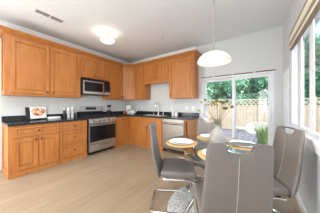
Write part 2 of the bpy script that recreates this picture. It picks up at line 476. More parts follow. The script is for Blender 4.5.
# back run, base (fronts face -Y)
X0, X1, X2, X3 = XL + .61, -2.02, -1.40, -1.28
cabinet('sink_cabinet', 'base cabinet with false drawer front and two doors below the sink', (X0 + .0005, YB, 0), 0, X1 - X0 - .001, .61, zb0, zb1, [
    ('drawer', .29, X1 - X0 - .02, .665, .855), ('door', .29, .29 + .49, .10, .655, (.74, .60)), ('door', .78, X1 - X0 - .02, .10, .655, (.83, .60))], True, open_top=True)
cabinet('end_base_cabinet', 'slim base cabinet end at the right of the dishwasher', (X2, YB, 0), 0, X3 - X2, .61, zb0, zb1, [
    ('door', .012, X3 - X2 - .006, .10, .85)], True)
# uppers
UD = .315; uz0, uz1 = 1.405, 2.485
U0, U1, U2, U3 = .42, 1.695, 2.47, 3.02
w = U1 - U0
cabinet('wall_cabinet', 'wide two-door wall cabinet above the cookbook at left of the microwave', (XL, U0, 0), L90, w, UD, uz0, uz1, [
    ('door', .05, w / 2, uz0 + .03, uz1 - .02, (w / 2 - .05, uz0 + .09)), ('door', w / 2, w - .02, uz0 + .03, uz1 - .02, (w / 2 + .05, uz0 + .09))], endpanel='start')
w = U2 - U1 - .001
cabinet('microwave_cabinet', 'short two-door wall cabinet directly above the microwave', (XL, U1 + .0005, 0), L90, w, UD, 1.925, uz1, [
    ('door', .01, w / 2, 1.935, uz1 - .02, (w / 2 - .05, 2.0)), ('door', w / 2, w - .01, 1.935, uz1 - .02, (w / 2 + .05, 2.0))])
w = U3 - U2
cabinet('wall_cabinet', 'single-door wall cabinet between the microwave and the corner', (XL, U2, 0), L90, w, UD, uz0, uz1, [
    ('door', .02, w - .02, uz0 + .03, uz1 - .02, (w - .06, uz0 + .09))])
# diagonal corner cabinet
t = thing('corner_wall_cabinet', 'diagonal wall cabinet set across the corner of the room', 'cabinet', (XL, YB, 0))
c = nb()
pl = [(0.001, -.001), (0.001, -.609), (UD, -.609), (.609, -UD), (.609, -.001)]
vb = [c.verts.new((x, y, uz0)) for x, y in pl]; vt = [c.verts.new((x, y, uz1)) for x, y in pl]
c.faces.new(vb[::-1]); c.faces.new(vt)
for i in range(5): c.faces.new((vb[i], vb[(i + 1) % 5], vt[(i + 1) % 5], vt[i]))
obj('carcass', c, 'maple', t)
dl = math.hypot(.609 - UD, .609 - UD)
dd = front('door', t, .02, dl - .02, uz0 + .03, uz1 - .02, 0, (.06, uz0 + .09))
dd.location = (UD, -.609, 0); dd.rotation_euler = (0, 0, PI / 4)
B0, B1, B2, B3 = XL + .61, -2.925, -2.005, -1.265
cabinet('wall_cabinet', 'slim single-door wall cabinet at the left of the sink opening', (B0 + .0005, YB, 0), 0, B1 - B0 - .001, UD, uz0, uz1, [
    ('door', .02, B1 - B0 - .02, uz0 + .03, uz1 - .02, (.06, uz0 + .09))])
w = B2 - B1
cabinet('bridge_cabinet', 'short two-door wall cabinet bridging the space above the sink', (B1, YB, 0), 0, w - .001, UD, 1.95, uz1, [
    ('door', .02, w / 2, 1.97, uz1 - .02, (w / 2 - .05, 2.03)), ('door', w / 2, w - .02, 1.97, uz1 - .02, (w / 2 + .05, 2.03))])
bc = bpy.data.objects['bridge_cabinet']
b = nb(); box(b, 0, w - .001, -UD - .008, -UD + .02, 1.875, 1.949, .003); obj('apron', b, 'maple', bc)
w = B3 - B2
cabinet('wall_cabinet', 'single-door wall cabinet with exposed side, nearest the sliding door', (B2, YB, 0), 0, w, UD, uz0, uz1, [
    ('door', .02, w - .02, uz0 + .03, uz1 - .02, (.07, uz0 + .09))])
# wooden crown on top of the wall cabinets
cp = [(0, -.03), (.010, -.03), (.022, -.008), (.032, .005), (.062, .05), (.072, .058), (.072, .075), (0, .075)]
fx = XL + UD + .001; fy = YB - UD - .001
bm = nb()
path = [(XL, U0 - .014), (fx, U0 - .014), (fx, YB - .609), (XL + .609, fy), (B3 + .001, fy), (B3 + .001, YB)]
sweep(bm, [(x, y, uz1 + .001) for x, y in path], [(-a, z) for a, z in [(0, 0), (.012, 0), (.012, .016), (.028, .024), (.066, .058), (.084, .064), (.084, .09), (0, .09)]], upv=(0, 0, 1))
for v_ in bm.verts: pass
o = obj('cabinet_crown', bm, 'maple'); tag(o, 'honey wood crown moulding running along the tops of the wall cabinets', 'crown moulding')

# ------------------------------------------------------------------ worktops
cz0, cz1 = .873, .912
def counter(name, label, boxes, splash):
    t = thing(name, label, 'countertop', (0, 0, 0))
    c = nb()
    for q in boxes: box(c, *q, cz0, cz1)
    obj('slab', c, 'granite', t)
    for q in splash:
        s = nb(); box(s, *q, cz1, 1.012, .003); obj('backsplash', s, 'granite', t)
    return t
counter('countertop', 'black granite countertop carrying the cookbook left of the stove', [(XL + .001, FX + .03, Y0 - .02, 1.708)], [(XL + .001, XL + .021, Y0 - .02, 1.708)])
SX0, SX1, SY0, SY1 = -2.86, -2.16, 3.14, 3.50
ct2 = counter('countertop', 'black granite corner countertop around the sink and beside the stove', [
    (XL + .001, FX + .03, 2.482, 2.99), (XL + .001, SX0, 2.99, YB - .001), (SX1, -1.25, 2.99, YB - .001), (SX0, SX1, 2.99, SY0), (SX0, SX1, SY1, YB - .001)],
    [(XL + .001, XL + .021, 2.482, YB - .022), (XL + .001, -1.25, YB - .021, YB - .001)])
s = thing('kitchen_sink', 'stainless steel sink basin let into the black countertop', 'sink', (0, 0, 0))
b = nb()
t_ = .012; zz = .70
sx0, sx1, sy0, sy1 = SX0 + .001, SX1 - .001, SY0 + .001, SY1 - .001
box(b, sx0, sx0 + t_, sy0, sy1, zz, .915); box(b, sx1 - t_, sx1, sy0, sy1, zz, .915)
box(b, sx0 + t_, sx1 - t_, sy0, sy0 + t_, zz, .915); box(b, sx0 + t_, sx1 - t_, sy1 - t_, sy1, zz, .915); box(b, sx0 + t_, sx1 - t_, sy0 + t_, sy1 - t_, zz, zz + .01)
box(b, -2.52, -2.50, sy0 + t_, sy1 - t_, zz + .01, .90)
obj('basin', b, 'steel', s)
b = nb(); lathe(b, [(0, .004), (.03, .004), (.036, 0)], 16, (-2.33, 3.32, zz + .011)); obj('drain', b, 'chrome', s)
f = thing('faucet', 'tall chrome gooseneck faucet standing behind the sink', 'faucet', (-2.55, 3.555, cz1))
b = nb(); lathe(b, [(0, 0), (.028, 0), (.028, .01), (.022, .02), (.020, .10), (.016, .12), (0, .12)], 16); obj('base', b, 'chrome', f, True)
b = nb(); P = [(0, 0, .10), (0, 0, .32)] + [(0, -.085 + .085 * math.cos(a), .32 + .085 * math.sin(a)) for a in [PI * i / 10 for i in range(1, 11)]] + [(0, -.17, .25)]
tube(b, P, .013, 10); obj('spout', b, 'chrome', f, True)
b = nb(); tube(b, [(.02, 0, .07), (.05, 0, .08), (.10, 0, .12)], .008); obj('lever', b, 'chrome', f, True)
b = nb(); lathe(b, [(0, 0), (.018, 0), (.018, .06), (.006, .07), (.006, .10), (0, .10)], 12); o = obj('soap_pump', b, 'chrome', None, True); o.location = (-2.36, 3.555, cz1); tag(o, 'small chrome soap pump beside the faucet behind the sink', 'soap dispenser')
b = nb(); lathe(b, [(0, 0), (.016, 0), (.016, .045), (.010, .052), (0, .055)], 12); o = obj('air_gap_cap', b, 'chrome', None, True); o.location = (-2.72, 3.555, cz1); tag(o, 'short chrome air gap cap on the counter left of the faucet', 'faucet fitting')

# ------------------------------------------------------------------ stove
st = thing('stove', 'stainless steel gas stove with black glass oven door and backguard', 'stove', (XL, YS0 + .002, 0), L90)
W = .756; D = .655
b = nb(); box(b, .0, W, -D + .03, -.005, .05, .895); box(b, .04, W - .04, -D + .06, -.03, 0, .05); obj('body', b, 'black', st)
b = nb(); box(b, -.0, W, -D - .002, -.005, .8955, .918, .004); obj('cooktop', b, 'black', st)
b = nb(); box(b, .01, W - .01, -.075, -.006, 1.045, 1.20, .008, 2); o = obj('backguard', b, 'steel', st)
b = nb(); box(b, .01, W - .01, -.070, -.006, .9185, 1.0445); obj('backguard_base', b, 'black', st)
b = nb(); box(b, .22, .52, -.080, -.0755, 1.09, 1.165, .003); dsp = obj('display', b, 'display', o)
b = nb(); box(b, .0, W, -D - .045, -D + .029, .772, .892, .012, 2); cpn = obj('control_panel', b, 'steel', st)
for i in range(5):
    b = nb(); lathe(b, [(0, 0), (.026, 0), (.026, .006), (.021, .012), (.019, .032), (0, .034)], 16)
    bmesh.ops.rotate(b, verts=b.verts, cent=(0, 0, 0), matrix=Matrix.Rotation(PI / 2, 3, 'X'))
    o = obj('knob', b, 'darkchrome', cpn, True); o.location = (.10 + i * .14, -D - .046, .832)
b = nb(); x0, x1, z0, z1 = .006, W - .006, .268, .764
box(b, x0, x1, -D - .03, -D + .028, z0, z0 + .055, .003); box(b, x0, x1, -D - .03, -D + .028, z1 - .022, z1, .003)
box(b, x0, x0 + .010, -D - .03, -D + .028, z0 + .055, z1 - .022); box(b, x1 - .010, x1, -D - .03, -D + .028, z0 + .055, z1 - .022)
dr = obj('oven_door', b, 'steel', st)
b = nb(); box(b, x0 + .010, x1 - .010, -D - .031, -D + .02, z0 + .055, z1 - .022); obj('oven_window', b, 'blackglass', dr)
b = nb(); tube(b, rbend([(.05, -D - .03, .725), (.05, -D - .075, .725), (W - .05, -D - .075, .725), (W - .05, -D - .03, .725)], .02), .012); obj('oven_handle', b, 'steel', dr, True)
b = nb(); box(b, x0, x1, -D - .03, -D + .028, .085, .258, .003); dw = obj('warming_drawer', b, 'steel', st)
b = nb(); box(b, .24, .52, -D - .034, -D - .0305, .205, .228); obj('finger_slot', b, 'vent', dw)
for gx in (.03, .265, .5):
    b = nb(); gw = .225
    for q in (0, gw / 2, gw): box(b, gx + q - .006, gx + q + .006, -.60, -.10, .935, .950)
    for yy in (-.60, -.47, -.35, -.23, -.10): box(b, gx, gx + gw, yy - .006, yy + .006, .935, .950)
    for q in (0, gw):
        for yy in (-.60, -.10): box(b, gx + q - .008, gx + q + .008, yy - .008, yy + .008, .9182, .936)
    obj('burner_grate', b, 'iron', st)
for gx, gy in ((.14, -.22), (.14, -.48), (.38, -.35), (.615, -.22), (.615, -.48)):
    b = nb(); lathe(b, [(0, .012), (.035, .012), (.045, .004), (.05, 0), (0, 0)], 16, (gx, gy, .9183)); obj('burner', b, 'iron', st, True)

# microwave
mw = thing('microwave', 'stainless and black over-range microwave mounted above the stove', 'microwave', (XL, YS0 - .012, 1.50), L90)
W = .768; D = .39
b = nb(); box(b, 0, W, -D, -.004, 0, .42, .004); obj('body', b, 'black', mw)
b = nb(); box(b, .006, W - .006, -D - .018, -D - .0005, .352, .416, .003); obj('vent_grille', b, 'black', mw)
b = nb(); z0, z1 = .012, .348; x1 = .575
box(b, .006, x1, -D - .028, -D - .0005, z0, z0 + .065, .003); box(b, .006, x1, -D - .028, -D - .0005, z1 - .03, z1, .003)
box(b, .006, .035, -D - .028, -D - .0005, z0 + .065, z1 - .03)
box(b, x1 - .035, x1, -D - .028, -D - .0005, z0 + .065, z1 - .03)
dr = obj('door', b, 'steel', mw)
b = nb(); box(b, .035, x1 - .035, -D - .029, -D - .001, z0 + .065, z1 - .03); obj('door_window', b, 'blackglass', dr)
b = nb(); tube(b, rbend([(x1 - .018, -D - .027, .05), (x1 - .018, -D - .07, .05), (x1 - .018, -D - .07, .31), (x1 - .018, -D - .027, .31)], .02), .011); obj('door_handle', b, 'black', dr, True)
b = nb(); box(b, x1 + .004, W - .006, -D - .028, -D - .0005, z0, z0 + .085, .003); cpn = obj('control_panel_base', b, 'steel', mw)
b = nb(); box(b, x1 + .004, W - .006, -D - .027, -D - .0005, z0 + .087, z1); cpn = obj('control_panel', b, 'blackglass', mw)
b = nb(); box(b, x1 + .03, W - .03, -D - .0285, -D - .0272, z1 - .06, z1 - .025); obj('display', b, 'display', cpn)
b = nb()
for r in range(4):
    for c_ in range(3): box(b, x1 + .035 + c_ * .042, x1 + .065 + c_ * .042, -D - .0285, -D - .0272, .115 + r * .04, .138 + r * .04)
obj('keypad', b, 'iron', cpn)

# dishwasher
dwt = thing('dishwasher', 'stainless steel dishwasher with bar handle under the black counter', 'dishwasher', (X1 + .004, YB, 0))
W = X2 - X1 - .008
b = nb(); box(b, 0, W, -.60, -.01, .10, .868); box(b, .0, W, -.55, -.02, 0, .10); obj('body', b, 'black', dwt)
b = nb(); box(b, .003, W - .003, -.632, -.6005, .115, .775, .004); dd = obj('door', b, 'dimsteel', dwt)
b = nb(); box(b, .003, W - .003, -.632, -.6005, .780, .866, .004); obj('control_strip', b, 'dimsteel', dwt)
b = nb(); tube(b, rbend([(.04, -.631, .745), (.04, -.672, .745), (W - .04, -.672, .745), (W - .04, -.631, .745)], .015), .010); obj('door_handle', b, 'dimsteel', dd, True)

# ------------------------------------------------------------------ things on the counters
cb = thing('cookbook_stand', 'black wire easel stand holding the cookbook on the left counter', 'book stand', (-3.80, .92, cz1 + .0005), L90 + .12)
b = nb(); box(b, -.185, -.06, .045, .057, .02, .27); bmesh.ops.rotate(b, verts=b.verts, cent=(0, .04, 0), matrix=Matrix.Rotation(-.18, 3, 'X')); obj('back_board', b, 'iron', cb)
b = nb()
for x in (-.09, .09): tube(b, [(x, -.09, .03), (x, -.09, .006), (x, .06, .006), (x * .4, .045, .2)], .005, 6)
tube(b, [(-.13, -.05, .022), (.13, -.05, .022)], .005, 6)
tube(b, [(-.036, .046, .2), (.036, .046, .2)], .005, 6)
obj('wire_frame', b, 'iron', cb, True)
bk = thing('cookbook', 'open cookbook showing a red and orange dish, propped on the wire stand', 'book', (-3.80, .92, cz1 + .0005), L90 + .12)
tilt = Matrix.Rotation(-.2, 3, 'X')
b = nb(); box(b, -.135, .135, -.024, -.006, .03, .275, .003); bmesh.ops.rotate(b, verts=b.verts, cent=(0, -.02, .03), matrix=tilt); obj('page_block', b, 'paper', bk)
b = nb()
pts = [(.118 * math.cos(a) * (1 + .12 * math.sin(3 * a)), .088 * math.sin(a) * (1 + .1 * math.cos(2 * a))) for a in [2 * PI * i / 28 for i in range(28)]]
f0 = [b.verts.new((x, -.0245, .165 + z)) for x, z in pts]; f1 = [b.verts.new((x, -.0262, .165 + z)) for x, z in pts]
b.faces.new(f1); b.faces.new(f0)
for i in range(28): b.faces.new((f0[i], f0[(i + 1) % 28], f1[(i + 1) % 28], f1[i]))
bmesh.ops.rotate(b, verts=b.verts, cent=(0, -.02, .03), matrix=tilt); obj('dish_photo', b, 'picture', bk)
b = nb(); box(b, -.12, .12, -.05, .05, 0, .042, .008, 2); box(b, -.10, .10, -.035, .035, .042, .05, .003); o = obj('butter_dish', b, 'ceramic', None, True); o.location = (-3.80, 1.19, cz1 + .0005); o.rotation_euler = (0, 0, L90); tag(o, 'low white rectangular dish lying beside the cookbook', 'dish')
def mill(name, label, cat, y, x, r, h, mat, capmat):
    t = thing(name, label, cat, (x, y, cz1 + .0005))
    b = nb(); lathe(b, [(0, 0), (r, 0), (r, h * .72), (r * .8, h * .78), (0, h * .78)], 20); obj('body', b, mat, t, True)
    b = nb(); lathe(b, [(0, h * .781), (r * .82, h * .781), (r * .82, h * .92), (r * .5, h), (0, h)], 20); obj('cap', b, capmat, t, True)
mill('pepper_mill', 'dark pepper mill at the left of the small counter jars', 'mill', 1.40, -3.80, .026, .24, 'iron', 'steel')
mill('glass_jar', 'clear jar with white contents next to the dark mill', 'jar', 1.485, -3.79, .034, .25, 'jarglass', 'plastic_white')
mill('glass_jar', 'clear jar with white contents nearest the stove', 'jar', 1.575, -3.80, .034, .26, 'jarglass', 'plastic_white')
# utensil crock
ck = thing('utensil_crock', 'dark utensil crock on the counter right of the stove', 'crock', (-3.74, 2.59, cz1 + .0005))
b = nb(); lathe(b, [(0, 0), (.062, 0), (.068, .03), (.066, .15), (.060, .15), (.060, .012), (0, .012)], 24); obj('pot', b, 'black', ck, True)
for i, (nm, ax, ay, hh, lb) in enumerate((('spatula', -.05, .02, .31, 'black spatula standing at the left in the utensil crock'), ('ladle', .06, .03, .33, 'black ladle leaning right in the utensil crock'), ('serving_spoon', .01, -.03, .30, 'dark serving spoon in the middle of the utensil crock'))):
    t = thing(nm, lb, 'utensil', (-3.74 + .02 * (i - 1), 2.59 + .015 * (i - 1), cz1 + .014))
    b = nb(); tube(b, [(0, 0, 0), (ax * .7, ay * .7, hh * .75)], .005, 6); obj('handle', b, 'iron', t)
    b = nb()
    if i == 0: box(b, ax * .7 - .028, ax * .7 + .028, ay * .7 - .004, ay * .7 + .004, hh * .74, hh)
    else:
        bmesh.ops.create_icosphere(b, subdivisions=2, radius=.03)
        for v_ in b.verts: v_.co = Vector((v_.co.x * .6 + ax * .75, v_.co.y * 1.1 + ay * .75, v_.co.z * (1.3 if i == 2 else 1) + hh * .85))
    obj('head', b, 'iron', t, True)
# corner: framed card, jar and teapot
cd = thing('recipe_card_holder', 'tall white card with a dark caption standing in the counter corner', 'card', (-3.70, 3.34, cz1 + .0005), PI / 4)
b = nb(); box(b, -.085, .085, .0, .012, .0, .30, .003); obj('board', b, 'paper', cd)
b = nb(); box(b, -.06, .06, -.003, -.0005, .12, .15); obj('caption_band', b, 'iron', cd)
b = nb(); box(b, -.098, -.087, -.004, .016, 0, .34); obj('side_post', b, 'iron', cd)
b = nb(); lathe(b, [(0, 0), (.05, 0), (.066, .03), (.07, .07), (.058, .10), (.03, .115), (0, .118)], 24); o = obj('candy_jar', b, 'apple', None, True); o.location = (-3.66, 3.15, cz1 + .0005); tag(o, 'small red-brown glazed jar in front of the white card', 'jar')
tp = thing('teapot', 'round white teapot on the black counter in the corner', 'teapot', (-3.44, 3.30, cz1 + .0005), .3)
b = nb(); lathe(b, [(0, 0), (.05, 0), (.082, .03), (.092, .065), (.08, .10), (.045, .125), (0, .13)], 28); obj('body', b, 'ceramic', tp, True)
b = nb(); lathe(b, [(.046, .1255), (.04, .136), (.012, .142), (.014, .156), (0, .162)], 20); obj('lid', b, 'ceramic', tp, True)
b = nb(); tube(b, [(.08, 0, .05), (.12, 0, .075), (.14, 0, .12)], .012, 8); obj('spout', b, 'ceramic', tp, True)
b = nb(); tube(b, [(-.075, 0, .10), (-.115, 0, .11), (-.13, 0, .075), (-.11, 0, .04), (-.08, 0, .035)], .008, 8); obj('handle', b, 'ceramic', tp, True)
# white canisters at the right end
for i, (x, y, r, h, lb) in enumerate(((-1.98, 3.50, .042, .12, 'taller white lidded canister right of the sink'), (-1.86, 3.47, .048, .09, 'lower white lidded canister nearest the sliding door'))):
    t = thing('canister', lb, 'canister', (x, y, cz1 + .0005))
    b = nb(); lathe(b, [(0, 0), (r, 0), (r * 1.03, h * .5), (r, h), (0, h)], 24); obj('pot', b, 'ceramic', t, True)
    b = nb(); lathe(b, [(r * 1.02, h + .0005), (r * 1.02, h + .012), (r * .3, h + .02), (.01, h + .034), (0, h + .036)], 24); obj('lid', b, 'ceramic', t, True)
# outlets
def outlet(name, label, loc, rz, parts=2):
    t = thing(name, label, 'outlet' if name == 'wall_outlet' else 'switch', loc, rz)
    b = nb(); box(b, -.036, .036, -.007, -.0005, -.058, .058, .003); obj('cover_plate', b, 'plastic_white', t)
    if parts == 2:
        for z in (-.022, .022):
            b = nb(); box(b, -.015, .015, -.009, -.0072, z - .014, z + .014, .001); s_ = obj('socket', b, 'plastic_white', t)
            b = nb(); box(b, -.007, -.005, -.0095, -.0091, z - .006, z + .006); box(b, .005, .007, -.0095, -.0091, z - .006, z + .006); obj('slots', b, 'vent', s_)
    else:
        b = nb(); box(b, -.013, .013, -.012, -.0072, -.03, .03, .002); obj('rocker', b, 'plastic_white', t)
outlet('wall_outlet', 'white wall outlet above the backsplash just right of the teapot', (-3.30, YB, 1.12), 0)
outlet('wall_outlet', 'white wall outlet above the canisters right of the faucet', (-2.1, YB, 1.12), 0)
outlet('wall_outlet', 'white wall outlet below the wall cabinet nearest the sliding door', (-1.62, YB, 1.13), 0)
outlet('light_switch', 'white light switch at the end of the backsplash by the sliding door', (-1.42, YB, 1.13), 0, 1)
outlet('light_switch', 'white light switch on the side wall between window and sliding door', (XR - .012, 3.27, 1.17), -PI / 2, 1)

# ------------------------------------------------------------------ ceiling fixtures
v = thing('ceiling_vent', 'white slotted air vent in the ceiling above the left cabinets', 'vent', (-2.99, .88, H - .0005))
b = nb(); box(b, -.055, .055, -.235, .215, -.008, 0, .002)
obj('frame', b, 'trim', v)
for y0, y1 in ((-.195, -.01), (.01, .195)):
    b = nb(); box(b, -.046, .046, y0, y1, -.0095, -.0082); sl = obj('slot_bank', b, 'vent', v)
    b = nb()
    for i in range(3): box(b, -.022 + i * .020, -.019 + i * .020, y0, y1, -.0115, -.0097)
    obj('louvre', b, 'trim', sl)
lp = thing('flush_ceiling_light', 'round white glass ceiling light with brass canopy, lit, over the kitchen', 'ceiling light', (-2.72, 1.845, H - .0005))
b = nb(); lathe(b, [(0, 0), (.055, 0), (.055, -.015), (.025, -.028), (.010, -.032), (.010, -.15), (0, -.15)], 24); obj('canopy', b, 'brass', lp, True)
b = nb(); lathe(b, [(.150, -.098), (.153, -.102), (.14, -.122), (.10, -.146), (.05, -.158), (0, -.161), (0, -.157), (.05, -.153), (.098, -.140), (.136, -.118), (.150, -.098)], 40, cap=False)
obj('glass_bowl', b, 'litdish', lp, True).location.z = -.03
b = nb(); lathe(b, [(0, -.152), (.045, -.148), (.075, -.132), (.07, -.11), (.04, -.095), (0, -.092)], 24); obj('bulb', b, 'glow', lp, True).location.z = -.03
b = nb(); lathe(b, [(.014, -.1615), (.010, -.168), (0, -.172)], 16); obj('finial', b, 'brass', lp, True).location.z = -.03
ld = bpy.data.lights.new('flush_bulb', 'POINT'); ld.energy = 2.2; ld.color = (1, .86, .66); ld.shadow_soft_size = .06
lo = bpy.data.objects.new('flush_bulb', ld); COL.objects.link(lo); lo.parent = lp; lo.location = (0.06, -0.06, -.075)
b = nb(); lathe(b, [(0, 0), (.03, 0), (.026, -.012), (.008, -.018), (0, -.03)], 16); o = obj('fire_sprinkler', b, 'steel', None, True); o.location = (-1.79, 2.66, H - .0005); tag(o, 'small ceiling sprinkler head above the kitchen floor', 'sprinkler')

pd = thing('pendant_lamp', 'white glass dome pendant lamp hanging on a cord over the table', 'pendant lamp', (-.40, 1.655, 0))
b = nb(); tube(b, [(0, 0, 1.835), (0, 0, H - .03)], .0055, 8); obj('cord', b, 'cord', pd, True)
b = nb(); lathe(b, [(0, H - .0005), (.06, H - .0005), (.058, H - .02), (.02, H - .03), (0, H - .03)], 24); obj('ceiling_rose', b, 'trim', pd, True)
dl_ = bpy.data.lights.new('pendant_bulb', 'AREA'); dl_.shape = 'DISK'; dl_.size = .16; dl_.energy = 5; dl_.color = (1, .93, .82)
do_ = bpy.data.objects.new('pendant_bulb', dl_); COL.objects.link(do_); do_.parent = pd; do_.location = (0, 0, 1.695)
R = .185
b = nb()
outer = [(.016, 1.838), (.05, 1.833), (.09, 1.822), (.128, 1.802), (.16, 1.774), (.178, 1.745), (R, 1.718)]
inner = [(r - .006, z - .004) for r, z in outer[::-1]]
inner[0] = (R - .006, 1.716)
lathe(b, outer + inner, 48, cap=False); obj('lamp_shade', b, 'opal', pd, True)
b = nb(); lathe(b, [(0, 1.70), (.05, 1.704), (.085, 1.718), (.10, 1.742), (.09, 1.77), (.06, 1.79), (0, 1.795)], 36); obj('glass_bowl', b, 'glow', pd, True)
b = nb(); lathe(b, [(0, 1.839), (.018, 1.839), (.015, 1.855), (.006, 1.865), (0, 1.866)], 16); obj('cap', b, 'brass', pd, True)

# ------------------------------------------------------------------ dining set
TC = Vector((-.423, 1.655))
b = nb(); lathe(b, [(0, 0), (.585, 0), (.598, .003), (.60, .006), (.595, .008), (0, .008)], 64)
o = obj('round_rug', b, 'rug', None, True); o.location = (-.33, 1.66, .0005); tag(o, 'round grey and white woven rug under the dining table', 'rug')
tb = thing('dining_table', 'round glass dining table on crossed chrome legs under the pendant', 'table', (TC.x, TC.y, 0))
b = nb(); lathe(b, [(0, .750), (.544, .750), (.55, .753), (.55, .759), (.544, .762), (0, .762)], 72); obj('glass_top', b, 'tableglass', tb, True)
b = nb()
sweep(b, [(.5525 * math.cos(a), .5525 * math.sin(a), .756) for a in [2 * PI * i / 72 for i in range(72)]], rect(.005, .010), closed=True, upv=(0, 0, 1)); obj('rim', b, 'darkchrome', tb)
for k, a in enumerate((244, 334, 64, 154)):
    a = math.radians(a); ca, sa = math.cos(a), math.sin(a); off = .02
    b = nb(); sweep(b, [(.39 * ca - off * sa, .39 * sa + off * ca, .742), (-.46 * ca - off * sa, -.46 * sa + off * ca, .022)], circ(.020, 12))
    lg = obj('leg', b, 'darkchrome', tb, True)
    b = nb(); lathe(b, [(0, 0), (.03, 0), (.03, .012), (0, .014)], 16, (.385 * ca - off * sa, .385 * sa + off * ca, .7355)); obj('top_pad', b, 'chrome', lg, True)
    b = nb(); lathe(b, [(0, 0), (.024, 0), (.026, .01), (.024, .04), (0, .044)], 16, (-.475 * ca - off * sa, -.475 * sa + off * ca, .009)); obj('foot', b, 'chrome', lg, True)
b = nb(); lathe(b, [(0, .33), (.05, .33), (.05, .38), (0, .38)], 20); obj('hub', b, 'chrome', tb, True)

def chair(loc, rz, label):
    """cantilever chair facing local +y"""
    t = thing('dining_chair', label, 'chair', loc, rz, None)
    ztop, zbot = 1.0, .40
    # backrest: grid of columns, a scooped notch at the top under the handle
    xs = []
    NW = .078
    for i in range(-24, 25): xs.append(i / 24)
    def halfw(z): 
        s = (z - zbot) / (ztop - zbot); return .213 - .030 * s
    def yc(z):
        s = (z - zbot) / (ztop - zbot); return -.165 - .115 * s - .035 * math.sin(PI * s) * (1 - s)
    def top(x):
        hw = halfw(ztop); ax = abs(x) * hw
        z = ztop - .004 * (ax / hw) ** 2
        r = .03
        if ax > hw - r: q = (ax - (hw - r)) / r; z -= r * (1 - math.sqrt(max(0, 1 - q * q)))
        if ax < NW: z = ztop - .012 - .055 * math.sqrt(max(0, 1 - (ax / NW) ** 2)) ** .8
        return z
    def bot(x):
        hw = halfw(zbot); ax = abs(x) * hw; r = .03; z = zbot
        if ax > hw - r: q = (ax - (hw - r)) / r; z += r * (1 - math.sqrt(max(0, 1 - q * q)))
        return z
    fine = sorted(set(xs + [s * (NW / .183 + d) for s in (-1, 1) for d in (-.012, 0, .004)]))
    NR = 14; th = .046
    b = nb(); F = []; Bk = []
    for x in fine:
        zt, zb = top(x), bot(x); cf, cb_ = [], []
        for j in range(NR + 1):
            s = j / NR; z = zb + (zt - zb) * s
            e = math.sqrt(max(0, 1 - abs(x) ** 14)); ez = min(1, .45 + .55 * min(s, 1 - s) / .06) 
            tt = th / 2 * (.4 + .6 * e) * ez * (1 - .25 * s)
            X = x * halfw(z)
            cf.append(b.verts.new((X, yc(z) + tt, z))); cb_.append(b.verts.new((X, yc(z) - tt, z)))
        F.append(cf); Bk.append(cb_)
    n = len(fine)
    for i in range(n - 1):
        for j in range(NR):
            b.faces.new((F[i][j], F[i + 1][j], F[i + 1][j + 1], F[i][j + 1])); b.faces.new((Bk[i][j], Bk[i][j + 1], Bk[i + 1][j + 1], Bk[i + 1][j]))
        b.faces.new((F[i][NR], F[i + 1][NR], Bk[i + 1][NR], Bk[i][NR])); b.faces.new((F[i][0], Bk[i][0], Bk[i + 1][0], F[i + 1][0]))
    for i in (0, n - 1):
        for j in range(NR): b.faces.new((F[i][j], F[i][j + 1], Bk[i][j + 1], Bk[i][j]))
    bk_ = obj('backrest', b, 'leather', t, True)
    # stitched seam front and back
    b = nb()
    for sgn in (1, -1):
        P = []
        for j in range(13):
            z = zbot + .06 + (ztop - .09 - zbot - .06) * j / 12; s = (z - zbot) / (ztop - zbot)
            P.append((0, yc(z) + sgn * (th / 2 * (1 - .25 * s) + .0004), z))
        tube(b, P, .0016, 5)
    obj('seam', b, 'stitch', bk_)
    b = nb(); sweep(b, [(x, yc(ztop) , ztop - .008 + .006 * (1 - (x / .09) ** 2)) for x in [-.092 + .184 * i / 10 for i in range(11)]], rect(.022, .012)); obj('handle', b, 'darkchrome', bk_)
    # seat
    b = nb(); box(b, -.212, .212, -.155, .25, .412, .485, .03, 4)
    for v_ in b.verts:
        q = (v_.co.y - .12) / .13
        if q > 0: v_.co.z -= .018 * q * q
        if v_.co.z > .45: v_.co.z += .006 * math.cos(v_.co.x / .212 * PI / 2)
    obj('seat', b, 'leather', t, True)
    # chrome cantilever frame: floor rectangle, uprights at the front, rails under the seat
    b = nb(); fw_ = .205; zf = .0205; zs = .397
    P = [(-fw_, -.12, zs), (-fw_, .215, zs), (-fw_, .235, zf), (-fw_, -.27, zf), (fw_, -.27, zf), (fw_, .235, zf), (fw_, .215, zs), (fw_, -.12, zs)]
    sweep(b, rbend(P, .05, 5), circ(.0115, 8)); obj('frame', b, 'chrome', t, True)
    b = nb(); box(b, -.19, .19, -.09, -.05, .402, .411); box(b, -.19, .19, .12, .16, .402, .411); obj('seat_bracket', b, 'darkchrome', t)
    return t
def face(fx_, fy_): return math.atan2(-fx_, fy_)
c0 = chair((-.205, 1.18, 0), face(-.447, .894), 'taupe dining chair seen from behind, nearest the camera')
dup(c0, (-.845, 1.517, 0), face(.87, .49), 'taupe dining chair in side view on the kitchen side of the table')
dup(c0, (.022, 1.76, 0), face(-.91, -.41), 'taupe dining chair against the window wall, front facing the table')
dup(c0, (-.56, 2.06, 0), face(.27, -.96), 'taupe dining chair behind the vase, in front of the sliding door')
